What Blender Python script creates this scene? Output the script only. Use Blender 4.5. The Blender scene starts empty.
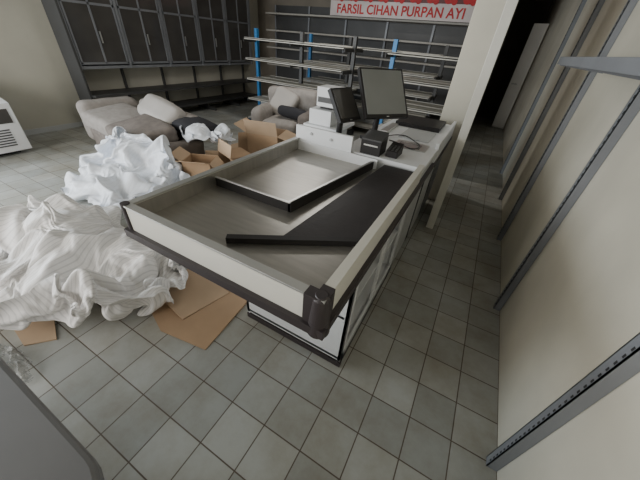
import bpy, bmesh, math, random, time
from mathutils import Vector, Matrix, Euler, noise
random.seed(3)
S = bpy.context.scene

# ---------------------------------------------------------------- materials
def mat(name, col, rough=0.6, metal=0.0, var=0.15, scale=3.0, bump=0.0, bscale=40, stretch=None, spec=None):
    m = bpy.data.materials.new(name); m.use_nodes = True
    nt = m.node_tree; b = nt.nodes['Principled BSDF']
    b.inputs['Roughness'].default_value = rough
    b.inputs['Metallic'].default_value = metal
    if spec is not None: b.inputs['Specular IOR Level'].default_value = spec
    tc = nt.nodes.new('ShaderNodeTexCoord'); mp = nt.nodes.new('ShaderNodeMapping')
    nt.links.new(tc.outputs['Object'], mp.inputs[0])
    if stretch: mp.inputs['Scale'].default_value = stretch
    n = nt.nodes.new('ShaderNodeTexNoise'); n.inputs['Scale'].default_value = scale
    n.inputs['Detail'].default_value = 6
    nt.links.new(mp.outputs[0], n.inputs['Vector'])
    r = nt.nodes.new('ShaderNodeValToRGB')
    r.color_ramp.elements[0].position = 0.3; r.color_ramp.elements[1].position = 0.7
    r.color_ramp.elements[0].color = (*[c*(1-var) for c in col], 1)
    r.color_ramp.elements[1].color = (*[min(1, c*(1+var*0.6)) for c in col], 1)
    nt.links.new(n.outputs['Fac'], r.inputs[0]); nt.links.new(r.outputs[0], b.inputs['Base Color'])
    if bump > 0:
        n2 = nt.nodes.new('ShaderNodeTexNoise'); n2.inputs['Scale'].default_value = bscale
        nt.links.new(mp.outputs[0], n2.inputs['Vector'])
        bp = nt.nodes.new('ShaderNodeBump'); bp.inputs['Strength'].default_value = bump
        bp.inputs['Distance'].default_value = 0.01
        nt.links.new(n2.outputs['Fac'], bp.inputs['Height']); nt.links.new(bp.outputs[0], b.inputs['Normal'])
    return m

def tile_mat():
    m = bpy.data.materials.new('floor_tiles'); m.use_nodes = True
    nt = m.node_tree; b = nt.nodes['Principled BSDF']
    tc = nt.nodes.new('ShaderNodeTexCoord')
    br = nt.nodes.new('ShaderNodeTexBrick'); br.offset = 0; br.squash = 1
    br.inputs['Scale'].default_value = 1
    br.inputs['Brick Width'].default_value = 0.2; br.inputs['Row Height'].default_value = 0.2
    br.inputs['Mortar Size'].default_value = 0.0032; br.inputs['Mortar Smooth'].default_value = 0.35
    br.inputs['Color1'].default_value = (0.37, 0.385, 0.37, 1)
    br.inputs['Color2'].default_value = (0.50, 0.51, 0.485, 1)
    br.inputs['Mortar'].default_value = (0.13, 0.10, 0.075, 1)
    nt.links.new(tc.outputs['Object'], br.inputs['Vector'])
    n = nt.nodes.new('ShaderNodeTexNoise'); n.inputs['Scale'].default_value = 1.6; n.inputs['Detail'].default_value = 9
    n.inputs['Roughness'].default_value = 0.68
    nt.links.new(tc.outputs['Object'], n.inputs['Vector'])
    r = nt.nodes.new('ShaderNodeValToRGB')
    r.color_ramp.elements[0].position = 0.36; r.color_ramp.elements[0].color = (0.70, 0.64, 0.55, 1)
    r.color_ramp.elements[1].position = 0.60; r.color_ramp.elements[1].color = (1, 1, 1, 1)
    nt.links.new(n.outputs['Fac'], r.inputs[0])
    mx = nt.nodes.new('ShaderNodeMixRGB'); mx.blend_type = 'MULTIPLY'; mx.inputs[0].default_value = 1
    nt.links.new(br.outputs['Color'], mx.inputs[1]); nt.links.new(r.outputs[0], mx.inputs[2])
    nt.links.new(mx.outputs[0], b.inputs['Base Color'])
    r2 = nt.nodes.new('ShaderNodeMapRange'); r2.inputs['To Min'].default_value = 0.6; r2.inputs['To Max'].default_value = 0.25
    nt.links.new(n.outputs['Fac'], r2.inputs[0]); nt.links.new(r2.outputs[0], b.inputs['Roughness'])
    bp = nt.nodes.new('ShaderNodeBump'); bp.invert = True; bp.inputs['Strength'].default_value = 0.5; bp.inputs['Distance'].default_value = 0.002
    nt.links.new(br.outputs['Fac'], bp.inputs['Height']); nt.links.new(bp.outputs[0], b.inputs['Normal'])
    return m

def sheet_mat(name, col, stripe, sc=9):
    m = bpy.data.materials.new(name); m.use_nodes = True
    nt = m.node_tree; b = nt.nodes['Principled BSDF']; b.inputs['Roughness'].default_value = 0.6
    tc = nt.nodes.new('ShaderNodeTexCoord')
    w = nt.nodes.new('ShaderNodeTexWave'); w.inputs['Scale'].default_value = sc; w.inputs['Distortion'].default_value = 0.3
    nt.links.new(tc.outputs['UV'], w.inputs['Vector'])
    r = nt.nodes.new('ShaderNodeValToRGB')
    r.color_ramp.elements[0].color = (*[c*(1-stripe) for c in col], 1); r.color_ramp.elements[1].color = (*col, 1)
    r.color_ramp.elements[0].position = 0.05; r.color_ramp.elements[1].position = 0.3
    nt.links.new(w.outputs['Fac'], r.inputs[0]); nt.links.new(r.outputs[0], b.inputs['Base Color'])
    n = nt.nodes.new('ShaderNodeTexNoise'); n.inputs['Scale'].default_value = 16; n.inputs['Detail'].default_value = 4
    n.inputs['Distortion'].default_value = 1.0
    nt.links.new(tc.outputs['UV'], n.inputs['Vector'])
    bp = nt.nodes.new('ShaderNodeBump'); bp.inputs['Strength'].default_value = 0.35; bp.inputs['Distance'].default_value = 0.012
    nt.links.new(n.outputs['Fac'], bp.inputs['Height']); nt.links.new(bp.outputs[0], b.inputs['Normal'])
    return m

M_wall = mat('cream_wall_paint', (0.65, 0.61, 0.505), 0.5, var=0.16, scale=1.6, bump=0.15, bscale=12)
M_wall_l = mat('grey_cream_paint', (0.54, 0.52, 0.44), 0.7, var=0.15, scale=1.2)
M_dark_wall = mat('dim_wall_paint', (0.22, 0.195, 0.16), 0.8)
M_ceil = mat('ceiling_paint', (0.4, 0.385, 0.35), 0.9)
M_tile = tile_mat()
M_cream = mat('cream_laminate', (0.72, 0.70, 0.63), 0.4, var=0.06)
M_white = mat('white_laminate', (0.80, 0.81, 0.82), 0.4, var=0.07)
M_steel = mat('brushed_steel', (0.44, 0.42, 0.385), 0.33, 0.8, var=0.10, scale=5, stretch=(1, 9, 1))
M_alu = mat('aluminium_trim', (0.62, 0.62, 0.60), 0.3, 0.7, var=0.05)
M_black = mat('black_plastic', (0.022, 0.020, 0.020), 0.5, var=0.1, spec=0.35)
M_belt = mat('black_rubber', (0.026, 0.022, 0.023), 0.48, var=0.25, bump=0.1, spec=0.4)
M_bump = mat('bumper_rubber', (0.045, 0.036, 0.038), 0.45, var=0.2)
M_grey = mat('grey_painted_metal', (0.25, 0.26, 0.28), 0.45, 0.2, var=0.12)
M_gpanel = mat('light_grey_panel', (0.52, 0.53, 0.53), 0.5, var=0.08)
M_dgrey = mat('dark_grey_metal', (0.075, 0.075, 0.075), 0.5, 0.2)
M_slot = mat('slot_dark', (0.02, 0.02, 0.02), 0.9)
M_blue = mat('blue_painted_steel', (0.035, 0.20, 0.46), 0.4, 0.1)
M_shelf = mat('beige_shelf_metal', (0.62, 0.60, 0.54), 0.5, var=0.1)
M_bshelf = mat('back_shelf_metal', (0.42, 0.40, 0.36), 0.5, var=0.1)
M_glass = mat('dark_glass', (0.08, 0.075, 0.07), 0.12, var=0.2)
M_screen = mat('screen_glass', (0.24, 0.25, 0.24), 0.12, var=0.1)
M_card = mat('cardboard', (0.46, 0.31, 0.19), 0.85, var=0.15, bump=0.1)
M_card2 = mat('cardboard_inner', (0.54, 0.39, 0.26), 0.85, var=0.12)
M_sofa = mat('taupe_upholstery', (0.34, 0.31, 0.285), 0.95, var=0.15, scale=14, bump=0.4, bscale=120)
M_sofa2 = mat('brown_upholstery', (0.21, 0.18, 0.16), 0.95, var=0.2, scale=14, bump=0.4, bscale=120)
M_blkcl = mat('black_fabric', (0.03, 0.03, 0.035), 0.9, bump=0.2)
M_plw = mat('pale_pillow_fabric', (0.46, 0.43, 0.40), 0.9, var=0.1)
M_sheet = sheet_mat('white_sheet_fabric', (0.90, 0.88, 0.86), 0.18, 12)
M_sheet2 = sheet_mat('white_wrap_fabric', (0.84, 0.87, 0.92), 0.05)
M_red = mat('red_print', (0.5, 0.015, 0.02), 0.6)
M_ban = mat('banner_vinyl', (0.60, 0.54, 0.53), 0.5)
M_ban_d = mat('banner_dark_print', (0.12, 0.02, 0.02), 0.5)
M_door = mat('white_door_paint', (0.80, 0.79, 0.75), 0.45, var=0.05)
M_blur = mat('grey_counter_laminate', (0.17, 0.17, 0.175), 0.5)
M_plas = mat('clear_wrap', (0.50, 0.51, 0.50), 0.18, var=0.4, scale=25)
M_plas.node_tree.nodes['Principled BSDF'].inputs['Alpha'].default_value = 0.45
M_fill_glow = bpy.data.materials.new('fill_fixture_glow'); M_fill_glow.use_nodes = True  # glow for the added fill fixture on the ceiling
M_fill_glow.node_tree.nodes['Principled BSDF'].inputs['Emission Color'].default_value = (1, 0.97, 0.9, 1)
M_fill_glow.node_tree.nodes['Principled BSDF'].inputs['Emission Strength'].default_value = 2

# ---------------------------------------------------------------- mesh builder
class MB:
    def __init__(s, name):
        s.name = name; s.bm = bmesh.new(); s.mats = []
    def mi(s, m):
        if m not in s.mats: s.mats.append(m)
        return s.mats.index(m)
    def faces(s, pts, fs, m):
        v = [s.bm.verts.new(p) for p in pts]; i = s.mi(m)
        for f in fs:
            try:
                fc = s.bm.faces.new([v[k] for k in f]); fc.material_index = i
            except ValueError: pass
    def box(s, a, b, m):
        x0, y0, z0 = a; x1, y1, z1 = b
        s.faces([(x0,y0,z0),(x1,y0,z0),(x1,y1,z0),(x0,y1,z0),(x0,y0,z1),(x1,y0,z1),(x1,y1,z1),(x0,y1,z1)],
                [(3,2,1,0),(4,5,6,7),(0,1,5,4),(1,2,6,5),(2,3,7,6),(3,0,4,7)], m)
    def boxr(s, c, size, rot, m):
        R = Euler(rot).to_matrix(); c = Vector(c); h = [q/2 for q in size]
        pts = [c + R @ Vector((sx*h[0], sy*h[1], sz*h[2])) for sz in (-1,1) for sx, sy in ((-1,-1),(1,-1),(1,1),(-1,1))]
        s.faces(pts, [(3,2,1,0),(4,5,6,7),(0,1,5,4),(1,2,6,5),(2,3,7,6),(3,0,4,7)], m)
    def cyl(s, p0, p1, r, m, n=16, r1=None):
        p0 = Vector(p0); p1 = Vector(p1); d = (p1-p0).normalized(); r1 = r if r1 is None else r1
        u = d.orthogonal().normalized(); w = d.cross(u)
        pts = []
        for p, rr in ((p0, r), (p1, r1)):
            for k in range(n):
                t = 2*math.pi*k/n; pts.append(p + (u*math.cos(t)+w*math.sin(t))*rr)
        fs = [(k, (k+1) % n, n+(k+1) % n, n+k) for k in range(n)] + [tuple(range(n-1, -1, -1)), tuple(range(n, 2*n))]
        s.faces(pts, fs, m)
    def prism(s, poly, z0, z1, m):
        n = len(poly)
        zt = z1 if isinstance(z1, (list, tuple)) else [z1]*n
        zb = z0 if isinstance(z0, (list, tuple)) else [z0]*n
        pts = [(p[0], p[1], zb[i]) for i, p in enumerate(poly)] + [(p[0], p[1], zt[i]) for i, p in enumerate(poly)]
        s.faces(pts, [tuple(range(n-1, -1, -1)), tuple(range(n, 2*n))] + [(k, (k+1) % n, n+(k+1) % n, n+k) for k in range(n)], m)
    def done(s, bevel=0.0, seg=2, parent=None):
        bmesh.ops.recalc_face_normals(s.bm, faces=s.bm.faces)
        me = bpy.data.meshes.new(s.name); s.bm.to_mesh(me); s.bm.free()
        for m in s.mats: me.materials.append(m)
        o = bpy.data.objects.new(s.name, me); S.collection.objects.link(o)
        if bevel > 0:
            md = o.modifiers.new('bevel', 'BEVEL'); md.width = bevel; md.segments = seg; md.limit_method = 'ANGLE'
            md.angle_limit = math.radians(50)
        if parent: o.parent = parent
        return o

# ---------------------------------------------------------------- room shell
XL, XR, YB, YF, H = -5.9, 0.6, 7.2, -2.6, 2.9
b = MB('floor'); b.box((XL-0.2, YF-0.2, -0.1), (XR+0.2, 11.2, 0), M_tile); floor = b.done()
b = MB('ceiling'); b.box((XL-0.2, YF-0.2, H), (XR+0.2, 11.2, H+0.1), M_ceil); b.done()
b = MB('wall_right'); b.box((XR, YF-0.2, 0), (XR+0.15, 11.2, H), M_wall); b.done()
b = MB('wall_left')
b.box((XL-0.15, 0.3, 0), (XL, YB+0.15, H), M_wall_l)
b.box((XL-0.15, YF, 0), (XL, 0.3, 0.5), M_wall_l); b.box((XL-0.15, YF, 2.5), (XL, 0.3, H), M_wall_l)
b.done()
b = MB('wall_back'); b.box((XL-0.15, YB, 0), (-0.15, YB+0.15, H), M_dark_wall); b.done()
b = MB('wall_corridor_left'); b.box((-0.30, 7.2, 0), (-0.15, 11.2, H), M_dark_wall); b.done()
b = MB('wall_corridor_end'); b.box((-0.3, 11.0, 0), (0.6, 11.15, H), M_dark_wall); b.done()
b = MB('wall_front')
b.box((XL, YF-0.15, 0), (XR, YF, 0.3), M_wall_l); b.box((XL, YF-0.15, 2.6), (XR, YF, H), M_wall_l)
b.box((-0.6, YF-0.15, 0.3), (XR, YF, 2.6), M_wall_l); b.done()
b = MB('window_1')
for x in (-5.85, -4.1, -2.35, -0.65): b.box((x, YF-0.1, 0.3), (x+0.05, YF-0.04, 2.6), M_alu)
b.box((-5.85, YF-0.1, 0.3), (-0.6, YF-0.04, 0.35), M_alu); b.box((-5.85, YF-0.1, 2.55), (-0.6, YF-0.04, 2.6), M_alu); b.done()
b = MB('window_2')
for y in (-2.55, -1.2, 0.24): b.box((XL-0.1, y, 0.5), (XL-0.04, y+0.05, 2.5), M_alu)
b.box((XL-0.1, -2.55, 0.5), (XL-0.04, 0.29, 0.55), M_alu); b.box((XL-0.1, -2.55, 2.45), (XL-0.04, 0.29, 2.5), M_alu); b.done()
b = MB('pillar'); b.box((-0.38, 3.42, 0), (-0.14, 3.8, H), M_wall); b.done(0.006)
b = MB('partition_panel'); b.box((-0.10, 2.72, 0), (-0.06, 3.42, 2.6), M_door); b.box((-0.115, 2.70, 0), (-0.045, 2.73, 2.6), M_cream); b.done(0.004)
b = MB('door_1')
b.boxr((0.45, 8.75, 1.07), (0.28, 0.045, 2.1), (0, 0, math.radians(-20)), M_door)
b.cyl((0.36, 8.70, 1.0), (0.36, 8.62, 1.0), 0.015, M_alu); b.cyl((0.36, 8.63, 1.0), (0.46, 8.61, 1.0), 0.012, M_alu)
b.done(0.004)
b = MB('baseboard_left'); b.box((XL, 0.3, 0), (XL+0.015, 2.45, 0.07), M_gpanel); b.done()

# ---------------------------------------------------------------- right wall uprights + shelf
def upright(y, z0=0.0):
    b = MB('slotted_wall_upright')
    x = XR-0.045
    b.box((x, y-0.02, z0), (XR-0.002, y-0.016, 2.35), M_grey); b.box((x, y+0.016, z0), (XR-0.002, y+0.02, 2.35), M_grey)
    b.box((x, y-0.02, z0), (x+0.004, y+0.02, 2.35), M_grey)
    z = z0+0.04
    while z < 2.3:
        b.box((x-0.001, y-0.014, z), (x+0.001, y-0.007, z+0.014), M_slot)
        z += 0.033
    b.done()
for y in (0.80, 1.87, 2.92, 4.0, 5.1): upright(y)
b = MB('wall_shelf')
b.box((0.31, 0.9, 1.500), (XR-0.05, 2.55, 1.515), M_grey)
b.box((0.305, 0.9, 1.485), (0.32, 2.55, 1.525), M_grey)
for y in (1.9, 2.53):
    b.prism([(0.32, y-0.004), (XR-0.05, y-0.004), (XR-0.05, y+0.004), (0.32, y+0.004)], [1.48, 1.46, 1.46, 1.48], 1.50, M_grey)
b.done(0.002)

# ---------------------------------------------------------------- checkout counter
cx0, cx1, cy0, cy1 = -1.15, -0.21, 0.49, 1.78
TZ = 0.82
b = MB('checkout_counter')
b.box((cx0+0.02, cy0+0.02, 0.785), (cx1-0.02, cy1, TZ), M_steel)
b.box((cx0, cy0, 0.785), (cx1, cy0+0.025, 0.895), M_cream)
b.box((cx0, cy0+0.02, 0.785), (cx0+0.025, cy1, 0.895), M_cream)
b.box((cx1-0.025, cy0+0.02, 0.785), (cx1, cy1+0.05, 0.895), M_cream)
b.box((cx0+0.025, cy0+0.025, TZ), (cx1-0.025, cy0+0.03, 0.89), M_steel)
b.box((cx0+0.025, cy0+0.025, TZ), (cx0+0.03, cy1, 0.89), M_steel)
b.box((cx1-0.03, cy0+0.025, TZ), (cx1-0.025, cy1, 0.89), M_cream)
b.box((cx0-0.004, cy0-0.004, 0.895), (cx1+0.004, cy0+0.030, 0.903), M_alu)
b.box((cx0-0.004, cy0+0.03, 0.895), (cx0+0.030, cy1, 0.903), M_alu)
b.box((cx1-0.030, cy0+0.03, 0.895), (cx1+0.004, cy1+0.05, 0.903), M_cream)
b.box((cx0-0.018, cy0-0.018, 0.748), (cx1+0.018, cy0+0.03, 0.785), M_bump)
b.box((cx0-0.018, cy0, 0.748), (cx0+0.03, cy1, 0.785), M_bump)
b.box((cx1-0.03, cy0, 0.748), (cx1+0.018, 3.3, 0.785), M_bump)
b.box((cx0, cy0, 0.75), (cx1, cy1, 0.786), M_dgrey)
b.cyl((cx1-0.016, cy0+0.016, 0.744), (cx1-0.016, cy0+0.016, 0.80), 0.038, M_bump, 28, 0.034)
b.cyl((cx1-0.016, cy0+0.016, 0.80), (cx1-0.016, cy0+0.016, 0.895), 0.034, M_bump, 28, 0.028)
b.cyl((cx1-0.016, cy0+0.016, 0.895), (cx1-0.016, cy0+0.016, 0.907), 0.028, M_bump, 28, 0.018)
b.box((cx1-0.065, cy0-0.007, 0.785), (cx1-0.02, cy0+0.034, 0.904), M_bump)
b.box((cx1-0.034, cy0+0.02, 0.785), (cx1+0.007, cy0+0.06, 0.904), M_bump)
b.cyl((cx0+0.01, cy0+0.01, 0.748), (cx0+0.01, cy0+0.01, 0.907), 0.018, M_bump, 24)
b.box((cx0+0.03, 0.955, TZ), (-0.64, 0.968, 0.868), M_black)
b.prism([(-0.655, 0.955), (-0.638, 0.955), (-0.518, 1.76), (-0.535, 1.76)], TZ, 0.870, M_black)
b.prism([(-0.657, 0.955), (-0.643, 0.955), (-0.523, 1.76), (-0.537, 1.76)], 0.870, 0.875, M_alu)
b.box((cx0+0.03, 0.953, 0.868), (-0.64, 0.965, 0.874), M_alu)
b.prism([(-0.545, 0.738), (-0.245, 0.925), (-0.245, 1.76), (-0.445, 1.76)], TZ, [0.838, 0.838, 0.87, 0.87], M_belt)
d = Vector((-0.255+0.715, 0.915-0.62, 0)); ang = math.atan2(d.y, d.x)
b.boxr((-0.485, 0.765, 0.835), (0.545, 0.030, 0.026), (0, 0, ang), M_black)
b.box((cx0, cy1, 0.74), (-0.70, cy1+0.025, 0.99), M_white)
b.cyl((-1.02, cy1-0.008, 0.95), (-1.02, cy1, 0.95), 0.010, M_gpanel); b.cyl((-0.86, cy1-0.008, 0.94), (-0.86, cy1, 0.94), 0.010, M_gpanel)
b.box((cx0, cy1-0.012, 0.80), (-0.5, cy1, 0.885), M_white)
bx0, bx1, by0, by1 = -0.89, -0.225, 0.85, 1.80
b.box((bx0, by0, 0.05), (bx1, by0+0.02, 0.75), M_white)
b.box((bx0+0.0, by0-0.006, 0.0), (bx1+0.006, by0+0.02, 0.04), M_bump)
b.box((bx0, by0, 0.0), (bx0+0.02, by1, 0.75), M_white)
b.box((bx0, by1-0.02, 0.0), (bx1, by1, 0.75), M_white)
b.box((bx0, by0, 0.06), (bx1, by1, 0.08), M_white)
b.box((bx0+0.1, by0, 0.40), (bx1-0.02, by1, 0.418), M_white)
b.box((bx1-0.018, by0, 0.0), (bx1, by0+0.05, 0.75), M_white)
b.box((bx1-0.018, by1-0.05, 0.0), (bx1, by1, 0.75), M_white)
b.box((bx1-0.018, 1.33, 0.08), (bx1, 1.36, 0.75), M_white)
b.box((bx1-0.018, by0, 0.66), (bx1, by1, 0.75), M_white)
b.box((bx1-0.018, by0, 0.05), (bx1, by1, 0.10), M_white)
b.box((bx1-0.018, by0, 0.0), (bx1, by1, 0.05), M_bump)
b.box((bx0+0.02, by0+0.02, 0.08), (bx0+0.10, by1-0.02, 0.75), M_gpanel)
tx0, ty1 = -0.78, 3.30
b.box((tx0, by1, 0.08), (bx1, ty1, 0.75), M_gpanel)
b.box((tx0+0.02, by1, 0.0), (bx1-0.03, ty1-0.02, 0.08), M_black)
b.box((tx0, cy1+0.025, 0.735), (-0.215, ty1, 0.86), M_gpanel)
b.box((tx0-0.01, cy1+0.027, 0.86), (-0.205, ty1+0.01, 0.888), M_white)
for y in (2.20, 2.25, 2.75): b.box((bx1-0.001, y, 0.08), (bx1+0.004, y+0.012, 0.75), M_dgrey)
b.box((-0.225, 2.3, 0.785), (-0.20, ty1, 0.93), M_white)
b.box((-0.52, 2.14, 0.888), (-0.27, 2.34, 0.893), M_alu)
b.box((-0.49, 2.17, 0.893), (-0.32, 2.29, 0.8945), M_screen)
b.box((-0.70, 2.84, 0.888), (-0.29, 3.24, 0.925), M_black)
b.box((-0.72, 2.45, 0.888), (-0.66, 2.8, 0.91), M_alu)
b.box((-0.55, 2.42, 0.888), (-0.30, 2.78, 0.896), M_gpanel)
b.done(0.004)

def monitor(name, c, w, h, yaw, pitch, base_z, screen_m, foot=True, roll=0):
    b = MB(name)
    R = Euler((pitch, roll, yaw)).to_matrix()
    C = Vector(c)
    def lb(cc, sz, m):
        hh = [q/2 for q in sz]
        pts = [C + R @ Vector((cc[0]+sx*hh[0], cc[1]+sy*hh[1], cc[2]+szz*hh[2])) for szz in (-1,1) for sx, sy in ((-1,-1),(1,-1),(1,1),(-1,1))]
        b.faces(pts, [(3,2,1,0),(4,5,6,7),(0,1,5,4),(1,2,6,5),(2,3,7,6),(3,0,4,7)], m)
    lb((0, 0, 0), (w, 0.03, h), M_black)
    lb((0, -0.016, 0.006), (w-0.03, 0.004, h-0.035), screen_m)
    lb((0, 0.03, -0.02), (w*0.55, 0.04, h*0.5), M_black)
    lb((0, -0.017, -h/2+0.008), (0.02, 0.003, 0.006), M_alu)
    ft = Vector((C.x, C.y, base_z)) + Vector((math.sin(yaw)*-0.03, math.cos(yaw)*0.03, 0))
    b.cyl(ft, C + R @ Vector((0, 0.04, -0.02)), 0.022, M_black)
    if foot: b.boxr(ft+Vector((0, 0, 0.013)), (0.16, 0.13, 0.024), (0, 0, yaw), M_black)
    return b.done(0.004)
monitor('touchscreen_monitor', (-0.66, 2.15, 1.22), 0.36, 0.34, math.radians(52), math.radians(-34), 0.890, M_screen)
monitor('customer_display', (-0.86, 1.95, 1.14), 0.22, 0.23, math.radians(74), math.radians(-34), 0.890, M_glass)
b = MB('receipt_printer')
b.box((-0.65, 1.82, 0.889), (-0.51, 1.96, 0.98), M_black)
b.prism([(-0.65, 1.82), (-0.51, 1.82), (-0.51, 1.96), (-0.65, 1.96)], 0.98, [0.99, 0.99, 1.02, 1.02], M_dgrey)
b.box((-0.63, 1.818, 0.945), (-0.53, 1.82, 0.955), M_alu)
b.done(0.008)
b = MB('card_reader')
b.prism([(-0.48, 1.86), (-0.40, 1.86), (-0.40, 2.00), (-0.48, 2.00)], 0.889, [0.93, 0.93, 0.96, 0.96], M_black)
for i in range(3):
    for j in range(4): b.boxr((-0.465+i*0.024, 1.875+j*0.022, 0.936+j*0.0045), (0.016, 0.013, 0.006), (0.2, 0, 0), M_dgrey)
b.done(0.004)
b = MB('cash_drawer_stand')
o_ = -0.17
b.box((-1.10+o_, 2.10, 0.0), (-0.86+o_, 2.45, 0.90), M_gpanel)
b.box((-1.11+o_, 2.09, 0.90), (-0.80+o_, 2.46, 0.925), M_white)
b.box((-1.08+o_, 2.13, 0.925), (-0.88+o_, 2.37, 1.04), M_white)
b.box((-1.04+o_, 2.17, 1.06), (-0.88+o_, 2.35, 1.20), M_white)
b.box((-1.02+o_, 2.20, 1.04), (-0.92+o_, 2.30, 1.06), M_black)
b.box((-1.03+o_, 2.168, 1.09), (-0.90+o_, 2.17, 1.13), M_dgrey)
b.done(0.006)
cu = bpy.data.curves.new('power_cable', 'CURVE'); cu.dimensions = '3D'; cu.bevel_depth = 0.004
sp = cu.splines.new('NURBS'); pts = [(-0.54, 2.12, 0.93), (-0.46, 2.2, 0.902), (-0.36, 2.05, 0.902), (-0.30, 2.25, 0.902), (-0.42, 2.36, 0.902), (-0.5, 2.5, 0.902), (-0.6, 2.4, 0.902), (-0.62, 2.32, 0.9)]
sp.points.add(len(pts)-1)
for i, p in enumerate(pts): sp.points[i].co = (*p, 1)
sp.use_endpoint_u = True
o = bpy.data.objects.new('power_cable', cu); cu.materials.append(M_black); S.collection.objects.link(o)

# ---------------------------------------------------------------- near grey counter (bottom left)
b = MB('grey_service_counter')
r = 0.12; xe = -0.33; poly = [(-1.6, -0.9), (xe, -0.9)]
for k in range(9):
    t = k/8*math.pi/2; poly.append((xe-r+r*math.cos(t), -0.03-r+r*math.sin(t)))
poly.append((-1.6, -0.03))
b.prism(poly, 0.76, 0.80, M_blur)
b.box((-1.55, -0.85, 0), (-0.45, -0.28, 0.76), M_blur)
b.done(0.01)

# ---------------------------------------------------------------- left wall cabinets
b = MB('wall_display_cabinet')
x0, x1 = XL, -5.55
ys = [2.55+0.78*i for i in range(6)]
b.box((x0, ys[0], 0.86), (x0+0.02, ys[-1], 2.5), M_dgrey)
b.box((x0, ys[0], 0.86), (x1, ys[-1], 0.90), M_grey)
b.box((x0, ys[0], 2.46), (x1, ys[-1], 2.5), M_dgrey)
b.box((x0, ys[0]-0.03, 0.0), (x1+0.02, ys[0], 2.5), M_dgrey)
for i, y in enumerate(ys):
    b.box((x0, y-0.015, 0.12 if i else 0), (x0+0.05, y+0.015, 2.5), M_dgrey)
    b.box((x1-0.01, y-0.02, 0.86), (x1+0.01, y+0.02, 2.5), M_grey)
    b.prism([(x0, y-0.015), (-5.35, y-0.015), (-5.35, y+0.015), (x0, y+0.015)], 0.0, [0.14, 0.05, 0.05, 0.14], M_dgrey)
for i in range(5):
    y0, y1 = ys[i]+0.03, ys[i+1]-0.03
    b.box((x1-0.012, y0, 0.93), (x1-0.006, y1, 2.44), M_glass)
    for zz in (0.92, 1.66, 2.42): b.box((x1-0.01, y0, zz), (x1+0.006, y1, zz+0.03), M_grey)
    for yy in (y0, (y0+y1)/2-0.012, y1-0.025): b.box((x1-0.01, yy, 0.93), (x1+0.006, yy+0.025, 2.44), M_grey)
    b.box((x1+0.006, (y0+y1)/2+0.03, 1.2), (x1+0.02, (y0+y1)/2+0.045, 1.35), M_alu)
for zz in (0.16, 0.48): b.box((x0+0.02, ys[0], zz), (-5.42, ys[-1], zz+0.03), M_dgrey)
b.done()

# ---------------------------------------------------------------- back wall shelving
b = MB('back_wall_shelving')
for i in range(6):
    x = -5.3+i*0.97
    b.box((x-0.02, YB-0.06, 0), (x+0.02, YB-0.01, 2.1), M_grey)
    b.box((x-0.02, YB-0.5, 0), (x+0.02, YB-0.01, 0.1), M_dgrey)
for zz in (0.1, 0.5, 0.88, 1.24, 1.58, 1.9):
    b.box((-5.3, YB-0.45, zz), (-0.45, YB-0.03, zz+0.03), M_bshelf)
b.box((-5.3, YB-0.025, 0), (-0.45, YB-0.005, 2.1), M_dgrey)
b.done()

def gondola(x0, x1, yc, n, depth=0.42, levels=(0.12, 0.46, 0.80, 1.12, 1.42)):
    b = MB('gondola_shelf')
    st = (x1-x0)/n
    for i in range(n+1):
        x = x0+i*st; m = M_blue if i in (0,) else M_dgrey
        b.box((x-0.028, yc-0.03, 0), (x+0.028, yc+0.03, 1.58), m)
        b.box((x-0.02, yc-depth, 0), (x+0.02, yc+depth, 0.09), m)
    for li, zz in enumerate(levels):
        d = depth if li == 0 else depth*0.88
        for s in (-1, 1):
            ya, yb = sorted((yc+s*0.03, yc+s*d))
            b.box((x0+0.022, ya, zz), (x1-0.022, yb, zz+0.012), M_shelf)
            ye = yc+s*d
            b.box((x0+0.022, min(ye, ye-s*0.01), zz-0.012), (x1-0.022, max(ye, ye-s*0.01), zz+0.018), M_shelf)
            for i in range(n+1):
                x = x0+i*st
                b.box((x-0.004, ya, zz-0.05), (x+0.004, yb, zz), M_dgrey)
    for i in range(n):
        b.box((x0+i*st+0.02, yc-0.006, 0.1), (x0+(i+1)*st-0.02, yc+0.006, 0.46), M_gpanel)
    b.done()
gondola(-4.15, -2.15, 5.0, 2)
gondola(-1.40, -0.35, 4.7, 1)
gondola(-3.6, -0.9, 6.05, 3)

b = MB('shop_banner')
b.box((-3.5, 6.62, 1.93), (-0.70, 6.63, 2.55), M_ban)
b.box((-3.5, 6.612, 2.17), (-0.70, 6.62, 2.55), M_ban_d)
for i in range(9):
    x = -3.35+i*0.31
    b.cyl((x, 6.611, 2.24), (x, 6.605, 2.24), 0.075, M_red, 20); b.cyl((x+0.1, 6.611, 2.2), (x+0.1, 6.606, 2.2), 0.05, M_red, 16)
for x in (-3.45, -0.75): b.cyl((x, 6.62, 2.55), (x, 6.62, 2.9), 0.006, M_dgrey)
ban = b.done()
fc = bpy.data.curves.new('lettering', 'FONT'); fc.body = 'FARSIL CIHAN PURPAN AYI'; fc.size = 0.205; fc.extrude = 0.002
fc.align_x = 'CENTER'; fc.offset = 0.004; fc.materials.append(M_red)
t = bpy.data.objects.new('lettering', fc); S.collection.objects.link(t)
t.location = (-2.1, 6.615, 1.975); t.rotation_euler = (math.pi/2, 0, 0); t.parent = ban

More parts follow.
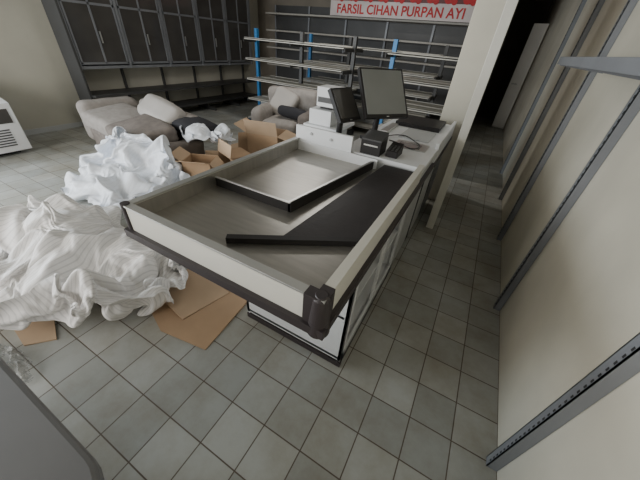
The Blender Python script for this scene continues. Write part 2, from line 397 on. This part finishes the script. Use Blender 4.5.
# ---------------------------------------------------------------- chest cooler on left
b = MB('chest_cooler')
b.prism([(-5.85, 0.2), (-5.05, 0.2), (-5.05, 1.40), (-5.85, 1.40)], 0.05, [0.78, 0.60, 0.60, 0.78], M_white)
b.box((-5.8, 0.24, 0), (-5.15, 1.3, 0.05), M_black)
for i in range(7): b.box((-5.052, 0.3, 0.12+i*0.03), (-5.042, 1.28, 0.135+i*0.03), M_dgrey)
b.box((-5.052, 0.25, 0.38), (-5.042, 1.35, 0.54), M_glass)
b.prism([(-5.80, 0.26), (-5.12, 0.26), (-5.12, 1.34), (-5.80, 1.34)], [0.765, 0.62, 0.62, 0.765], [0.78, 0.63, 0.63, 0.78], M_glass)
b.done(0.012)

# ---------------------------------------------------------------- upholstery
def pad(name, c, size, rot, m, r=0.06, puff=0.02, wr=0.012, parent=None, n=14):
    bm = bmesh.new(); bmesh.ops.create_cube(bm, size=2)
    bmesh.ops.subdivide_edges(bm, edges=bm.edges[:], cuts=n, use_grid_fill=True)
    R = Euler(rot).to_matrix(); c = Vector(c); h = Vector([s/2 for s in size]); r = min(r, min(h)*0.98)
    for v in bm.verts:
        q = v.co.copy()
        q = Vector([math.sin(k*math.pi/2)*0.6+k*0.4 for k in q])
        p = Vector((q.x*h.x, q.y*h.y, q.z*h.z))
        inn = Vector([max(-(h[i]-r), min(h[i]-r, p[i])) for i in range(3)])
        dd = p-inn
        if dd.length > 1e-6: p = inn+dd.normalized()*r
        pz = (1-q.x**2)*(1-q.y**2); p.z += math.copysign(puff*pz, q.z) if abs(q.z) > 0.5 else 0
        w = noise.noise(c*2+p*5)*wr + noise.noise(c+p*14)*wr*0.4
        p += p.normalized()*w
        v.co = c + R @ p
    for f in bm.faces: f.smooth = True
    me = bpy.data.meshes.new(name); bm.to_mesh(me); bm.free(); me.materials.append(m)
    o = bpy.data.objects.new(name, me); S.collection.objects.link(o)
    if parent: o.parent = parent
    return o
so = bpy.data.objects.new('fabric_sofa', None); S.collection.objects.link(so)
ya = -0.16
def sofa_part(nm, lx, ly, z, sz, rt, m, r=0.06, puff=0.02):
    x = -3.85+lx*math.cos(ya)-ly*math.sin(ya); y = 2.20+lx*math.sin(ya)+ly*math.cos(ya)
    return pad(nm, (x, y, z), sz, (rt[0], rt[1], ya+rt[2]), m, r, puff, parent=so)
sparts = [sofa_part('base', 0, 0, 0.16, (1.50, 0.72, 0.30), (0, 0, 0), M_sofa2, 0.04, 0),
 sofa_part('seat_cushion_1', -0.32, -0.08, 0.42, (0.72, 0.62, 0.20), (0.10, 0.10, 0.15), M_sofa, 0.06, 0.02),
 sofa_part('seat_cushion_2', 0.38, -0.14, 0.42, (0.72, 0.60, 0.20), (0.20, 0.05, -0.12), M_sofa2, 0.06, 0.02),
 sofa_part('backrest', 0, 0.40, 0.38, (1.4, 0.22, 0.46), (-0.15, 0, 0), M_sofa, 0.09, 0.0),
 sofa_part('arm_left', -0.84, 0.0, 0.34, (0.24, 0.76, 0.54), (0, -0.15, 0), M_sofa, 0.11, 0.0),
 sofa_part('arm_right', 0.80, 0.02, 0.22, (0.16, 0.70, 0.34), (0, 0.1, 0), M_sofa2, 0.07, 0.0),
 sofa_part('pillow_1', 0.22, 0.22, 0.58, (0.72, 0.22, 0.32), (-0.9, 0.12, 0.05), M_plw, 0.09, 0.02),
 sofa_part('pillow_2', 0.74, 0.36, 0.50, (0.46, 0.38, 0.10), (0.1, 0.15, 0.2), M_blkcl, 0.05, 0.04)]
ch = bpy.data.objects.new('fabric_armchair', None); S.collection.objects.link(ch)
for nm, c, sz, rt, mm in (('base', (-2.75, 4.02, 0.14), (0.85, 0.75, 0.24), (0, 0, 0.2), M_sofa2),
                        ('seat_cushion', (-2.75, 3.95, 0.34), (0.58, 0.68, 0.18), (0, 0, 0.2), M_sofa),
                        ('backrest', (-2.85, 4.34, 0.50), (0.90, 0.22, 0.62), (0.1, 0, 0.2), M_sofa),
                        ('arm_left', (-3.13, 3.92, 0.33), (0.20, 0.75, 0.48), (0, 0, 0.2), M_sofa),
                        ('arm_right', (-2.36, 4.07, 0.33), (0.20, 0.75, 0.48), (0, 0, 0.2), M_sofa2),
                        ('throw_pillow', (-2.62, 4.02, 0.50), (0.52, 0.40, 0.14), (-0.3, 0.1, 0.2), M_blkcl),
                        ('pale_pillow', (-2.92, 4.14, 0.60), (0.42, 0.18, 0.40), (-0.5, 0.3, 0.1), M_plw)):
    pad(nm, c, sz, rt, mm, 0.07, 0.02, parent=ch)

# ---------------------------------------------------------------- cardboard
def open_box(name, c, sx, sy, h, yaw, flaps=(0.6, 0.9, 0.4, 1.1), tip=0.0):
    b = MB(name); R = (Matrix.Translation(Vector(c)) @ Euler((tip, 0, yaw), 'XYZ').to_matrix().to_4x4())
    t = 0.006; hx, hy = sx/2, sy/2
    def bx(a, d, m):
        x0, y0, z0 = a; x1, y1, z1 = d
        pts = [R @ Vector(p) for p in [(x0,y0,z0),(x1,y0,z0),(x1,y1,z0),(x0,y1,z0),(x0,y0,z1),(x1,y0,z1),(x1,y1,z1),(x0,y1,z1)]]
        b.faces(pts, [(3,2,1,0),(4,5,6,7),(0,1,5,4),(1,2,6,5),(2,3,7,6),(3,0,4,7)], m)
    bx((-hx, -hy, 0), (hx, hy, t), M_card2)
    bx((-hx, -hy, 0), (-hx+t, hy, h), M_card); bx((hx-t, -hy, 0), (hx, hy, h), M_card)
    bx((-hx, -hy, 0), (hx, -hy+t, h), M_card); bx((-hx, hy-t, 0), (hx, hy, h), M_card)
    L = 0.5*min(sx, sy)
    for k, (px, py, dx, dy, w) in enumerate(((-hx, 0, -1, 0, hy), (hx, 0, 1, 0, hy), (0, -hy, 0, -1, hx), (0, hy, 0, 1, hx))):
        a = flaps[k]; ox, oz = L*math.cos(a), L*math.sin(a)*(-1 if k % 2 else 1)
        if dx: p = [(px, -w, h), (px, w, h), (px+dx*ox, w, h+oz), (px+dx*ox, -w, h+oz)]
        else: p = [(-w, py, h), (w, py, h), (w, py+dy*ox, h+oz), (-w, py+dy*ox, h+oz)]
        q = [(a_[0], a_[1], a_[2]+t) for a_ in p]
        b.faces([R @ Vector(v) for v in p+q], [(3,2,1,0),(4,5,6,7),(0,1,5,4),(1,2,6,5),(2,3,7,6),(3,0,4,7)], M_card2)
    return b.done()
bx1o = open_box('cardboard_box', (-2.54, 2.00, 0.0), 0.30, 0.26, 0.34, 0.5)
bx2o = open_box('cardboard_box', (-2.42, 2.62, 0.15), 0.34, 0.30, 0.30, -0.35, (1.0, 0.3, 1.2, 0.2), tip=math.pi/2)
open_box('cardboard_box', (-2.55, 3.20, 0.0), 0.44, 0.40, 0.40, 0.3, (0.5, 0.3, 1.2, 1.0))
b = MB('flattened_cardboard')
b.prism([(-0.93, 0.53), (-0.97, 0.98), (-1.50, 1.0), (-1.60, 0.60), (-1.25, 0.48)], [0.001]*5, [0.006, 0.02, 0.008, 0.006, 0.01], M_card)
b.prism([(-1.20, 0.60), (-1.12, 0.92), (-1.5, 0.95), (-1.55, 0.65)], 0.012, [0.02, 0.02, 0.06, 0.05], M_card2)
fcard = b.done()
b = MB('flattened_cardboard')
b.prism([(-2.95, 2.75), (-2.75, 3.05), (-3.2, 3.4), (-3.4, 3.05)], 0.002, [0.01, 0.02, 0.08, 0.03], M_card2)
b.prism([(-2.9, 2.95), (-2.8, 3.02), (-2.95, 3.3), (-3.1, 3.2)], 0.03, [0.04, 0.05, 0.30, 0.28], M_card); b.done()
b = MB('cardboard_scrap')
b.prism([(-1.78, 0.03), (-1.68, 0.14), (-1.95, 0.24), (-2.05, 0.06)], 0.001, 0.008, M_card2); b.done()

# ---------------------------------------------------------------- simulated cloth
def lump(c, s):
    me = bpy.data.meshes.new('tmp'); bm = bmesh.new(); bmesh.ops.create_icosphere(bm, subdivisions=2, radius=1)
    for v in bm.verts: v.co = Vector(c)+Vector((v.co.x*s[0], v.co.y*s[1], v.co.z*s[2]))
    bm.to_mesh(me); bm.free(); o = bpy.data.objects.new('tmp', me); S.collection.objects.link(o); return o
def cloth(name, c, w, l, cmp_, rot, z0, m, seed, nx, ny, amp=0.12):
    bm = bmesh.new(); uvl = bm.loops.layers.uv.new('UVMap'); g = {}
    ca, sa = math.cos(rot), math.sin(rot)
    for i in range(nx+1):
        for j in range(ny+1):
            u, v = i/nx-0.5, j/ny-0.5
            k = 1-0.30*(abs(2*u)*abs(2*v))**1.5
            P = Vector((u*w*2.2, v*l*2.2, seed))
            x = u*k*w*cmp_+0.12*noise.noise(P*1.3); y = v*k*l*cmp_+0.12*noise.noise(P*1.3+Vector((9, 4, 2)))
            z = z0+amp*noise.noise(P*1.7)*2+amp*0.5*math.sin(u*34+5*noise.noise(P))*(0.6+noise.noise(P*0.7))
            g[i, j] = bm.verts.new((c[0]+x*ca-y*sa, c[1]+x*sa+y*ca, z))
    for i in range(nx):
        for j in range(ny):
            ks = [(i, j), (i+1, j), (i+1, j+1), (i, j+1)]
            f = bm.faces.new([g[k] for k in ks]); f.smooth = True
            for lp, k in zip(f.loops, ks): lp[uvl].uv = (k[0]/nx*w, k[1]/ny*l)
    me = bpy.data.meshes.new(name); bm.to_mesh(me); bm.free(); me.materials.append(m)
    o = bpy.data.objects.new(name, me); S.collection.objects.link(o)
    md = o.modifiers.new('cloth', 'CLOTH'); st = md.settings
    st.quality = 5; st.mass = 0.2; st.tension_stiffness = 12; st.compression_stiffness = 12; st.shear_stiffness = 5
    st.bending_stiffness = 0.25; st.air_damping = 1.5
    cs = md.collision_settings; cs.distance_min = 0.010; cs.use_self_collision = True; cs.self_distance_min = 0.010; cs.collision_quality = 2
    return o
tmp = [lump((-2.42, 0.60, 0.05), (0.42, 0.28, 0.27)), lump((-1.90, 0.74, 0.0), (0.30, 0.22, 0.24)), lump((-1.68, 0.42, 0.0), (0.22, 0.20, 0.16)),
       lump((-2.10, 0.20, 0.0), (0.40, 0.18, 0.17)), lump((-2.85, 0.40, 0.0), (0.25, 0.2, 0.14)), lump((-3.2, 1.42, 0), (0.40, 0.20, 0.26)), lump((-2.85, 1.42, 0), (0.22, 0.18, 0.20))]
cols = [floor, fcard, bx1o, bx2o] + sparts + tmp
for o in cols:
    o.modifiers.new('collision', 'COLLISION'); o.collision.thickness_outer = 0.006; o.collision.cloth_friction = 30
cl = [cloth('crumpled_white_sheet', (-2.12, 0.48), 2.8, 2.0, 0.76, 0.04, 0.46, M_sheet, 5.7, 96, 70),
      cloth('white_dust_sheet', (-3.18, 1.50), 1.9, 1.5, 0.78, -0.10, 0.66, M_sheet2, 9.1, 62, 48),
      cloth('white_wrapping_cloth', (-2.86, 2.50), 1.0, 0.9, 0.72, 0.5, 0.50, M_sheet2, 21.0, 32, 28)]
t0 = time.time()
S.frame_start = 1; S.frame_end = 60
for f in range(1, 35): S.frame_set(f)
print('cloth', time.time()-t0)
dg = bpy.context.evaluated_depsgraph_get()
news = []
for o in cl:
    me = bpy.data.meshes.new_from_object(o.evaluated_get(dg)); news.append((o, me))
for o, me in news:
    o.modifiers.clear(); o.data = me
    for v in me.vertices:
        if v.co.z < 0.004: v.co.z = 0.004
    for p in me.polygons: p.use_smooth = True
    sb = o.modifiers.new('sub', 'SUBSURF'); sb.levels = 1; sb.render_levels = 2
for o in cols: o.modifiers.remove(o.modifiers['collision'])
for o in tmp: bpy.data.objects.remove(o)
S.frame_set(1)

# small crumpled plastic film on floor
bm = bmesh.new(); g = {}
for i in range(41):
    for j in range(41):
        u, v = i/20-1, j/20-1
        if math.hypot(u, v) > 0.85+0.25*noise.noise(Vector((u*2, v*2, 4))): continue
        P = Vector((u*2.5, v*2.5, 3))
        z = 0.005+0.07*(1-abs(noise.noise(P))*2.2)*(1-u*u)*(1-v*v)+0.02*abs(noise.noise(P*3))
        g[i, j] = bm.verts.new((-1.74+u*0.26, -0.08+v*0.11+u*0.03, max(0.015, z)))
for i in range(40):
    for j in range(40):
        ks = [(i, j), (i+1, j), (i+1, j+1), (i, j+1)]
        if all(k in g for k in ks): bm.faces.new([g[k] for k in ks])
me = bpy.data.meshes.new('plastic_wrap'); bm.to_mesh(me); bm.free(); me.materials.append(M_plas)
S.collection.objects.link(bpy.data.objects.new('plastic_wrap', me))

# ---------------------------------------------------------------- lights
b = MB('added_fill_fixture'); b.box((-3.1, 4.1, H-0.06), (-1.7, 4.25, H-0.002), M_white); b.cyl((-3.05, 4.175, H-0.08), (-1.75, 4.175, H-0.08), 0.015, M_fill_glow); b.done()  # unseen fixture added to brighten the back of the room
def area(name, loc, target, sx, sy, power, col):
    l = bpy.data.lights.new(name, 'AREA'); l.shape = 'RECTANGLE'; l.size = sx; l.size_y = sy; l.energy = power; l.color = col
    o = bpy.data.objects.new(name, l); S.collection.objects.link(o); o.location = loc
    o.rotation_euler = (Vector(target)-Vector(loc)).to_track_quat('-Z', 'Y').to_euler(); return o
area('shopfront_daylight', (-3.4, YF+0.05, 1.5), (-2.2, 2.0, 0.5), 3.2, 1.9, 135, (1.0, 0.955, 0.89))
area('side_window_daylight', (XL+0.05, -1.1, 1.5), (-3.0, 0.8, 0.2), 2.4, 1.8, 185, (0.84, 0.93, 1.0))
area('back_fill_light', (-2.4, 4.175, H-0.12), (-2.4, 4.175, 0), 1.4, 0.12, 26, (1.0, 0.97, 0.92))  # added fill light, lifts the rear floor and shelving
w = bpy.data.worlds.new('sky'); S.world = w; w.use_nodes = True
w.node_tree.nodes['Background'].inputs[0].default_value = (0.75, 0.85, 1, 1)
w.node_tree.nodes['Background'].inputs[1].default_value = 0.6

# ---------------------------------------------------------------- camera
r_ = Vector((.8703, .487, .0743)).normalized(); f_ = Vector((-.357, .7267, -.586)).normalized()
f_ = (f_ - r_*f_.dot(r_)).normalized(); u_ = r_.cross(f_)
cam = bpy.data.cameras.new('camera'); cam.sensor_width = 36; cam.lens = 276/640*36; cam.clip_start = 0.02
co = bpy.data.objects.new('camera', cam); S.collection.objects.link(co); S.camera = co
Mx = Matrix.Identity(4)
for i in range(3): Mx[i][0] = r_[i]; Mx[i][1] = u_[i]; Mx[i][2] = -f_[i]
Mx[2][3] = 1.5
co.matrix_world = Mx
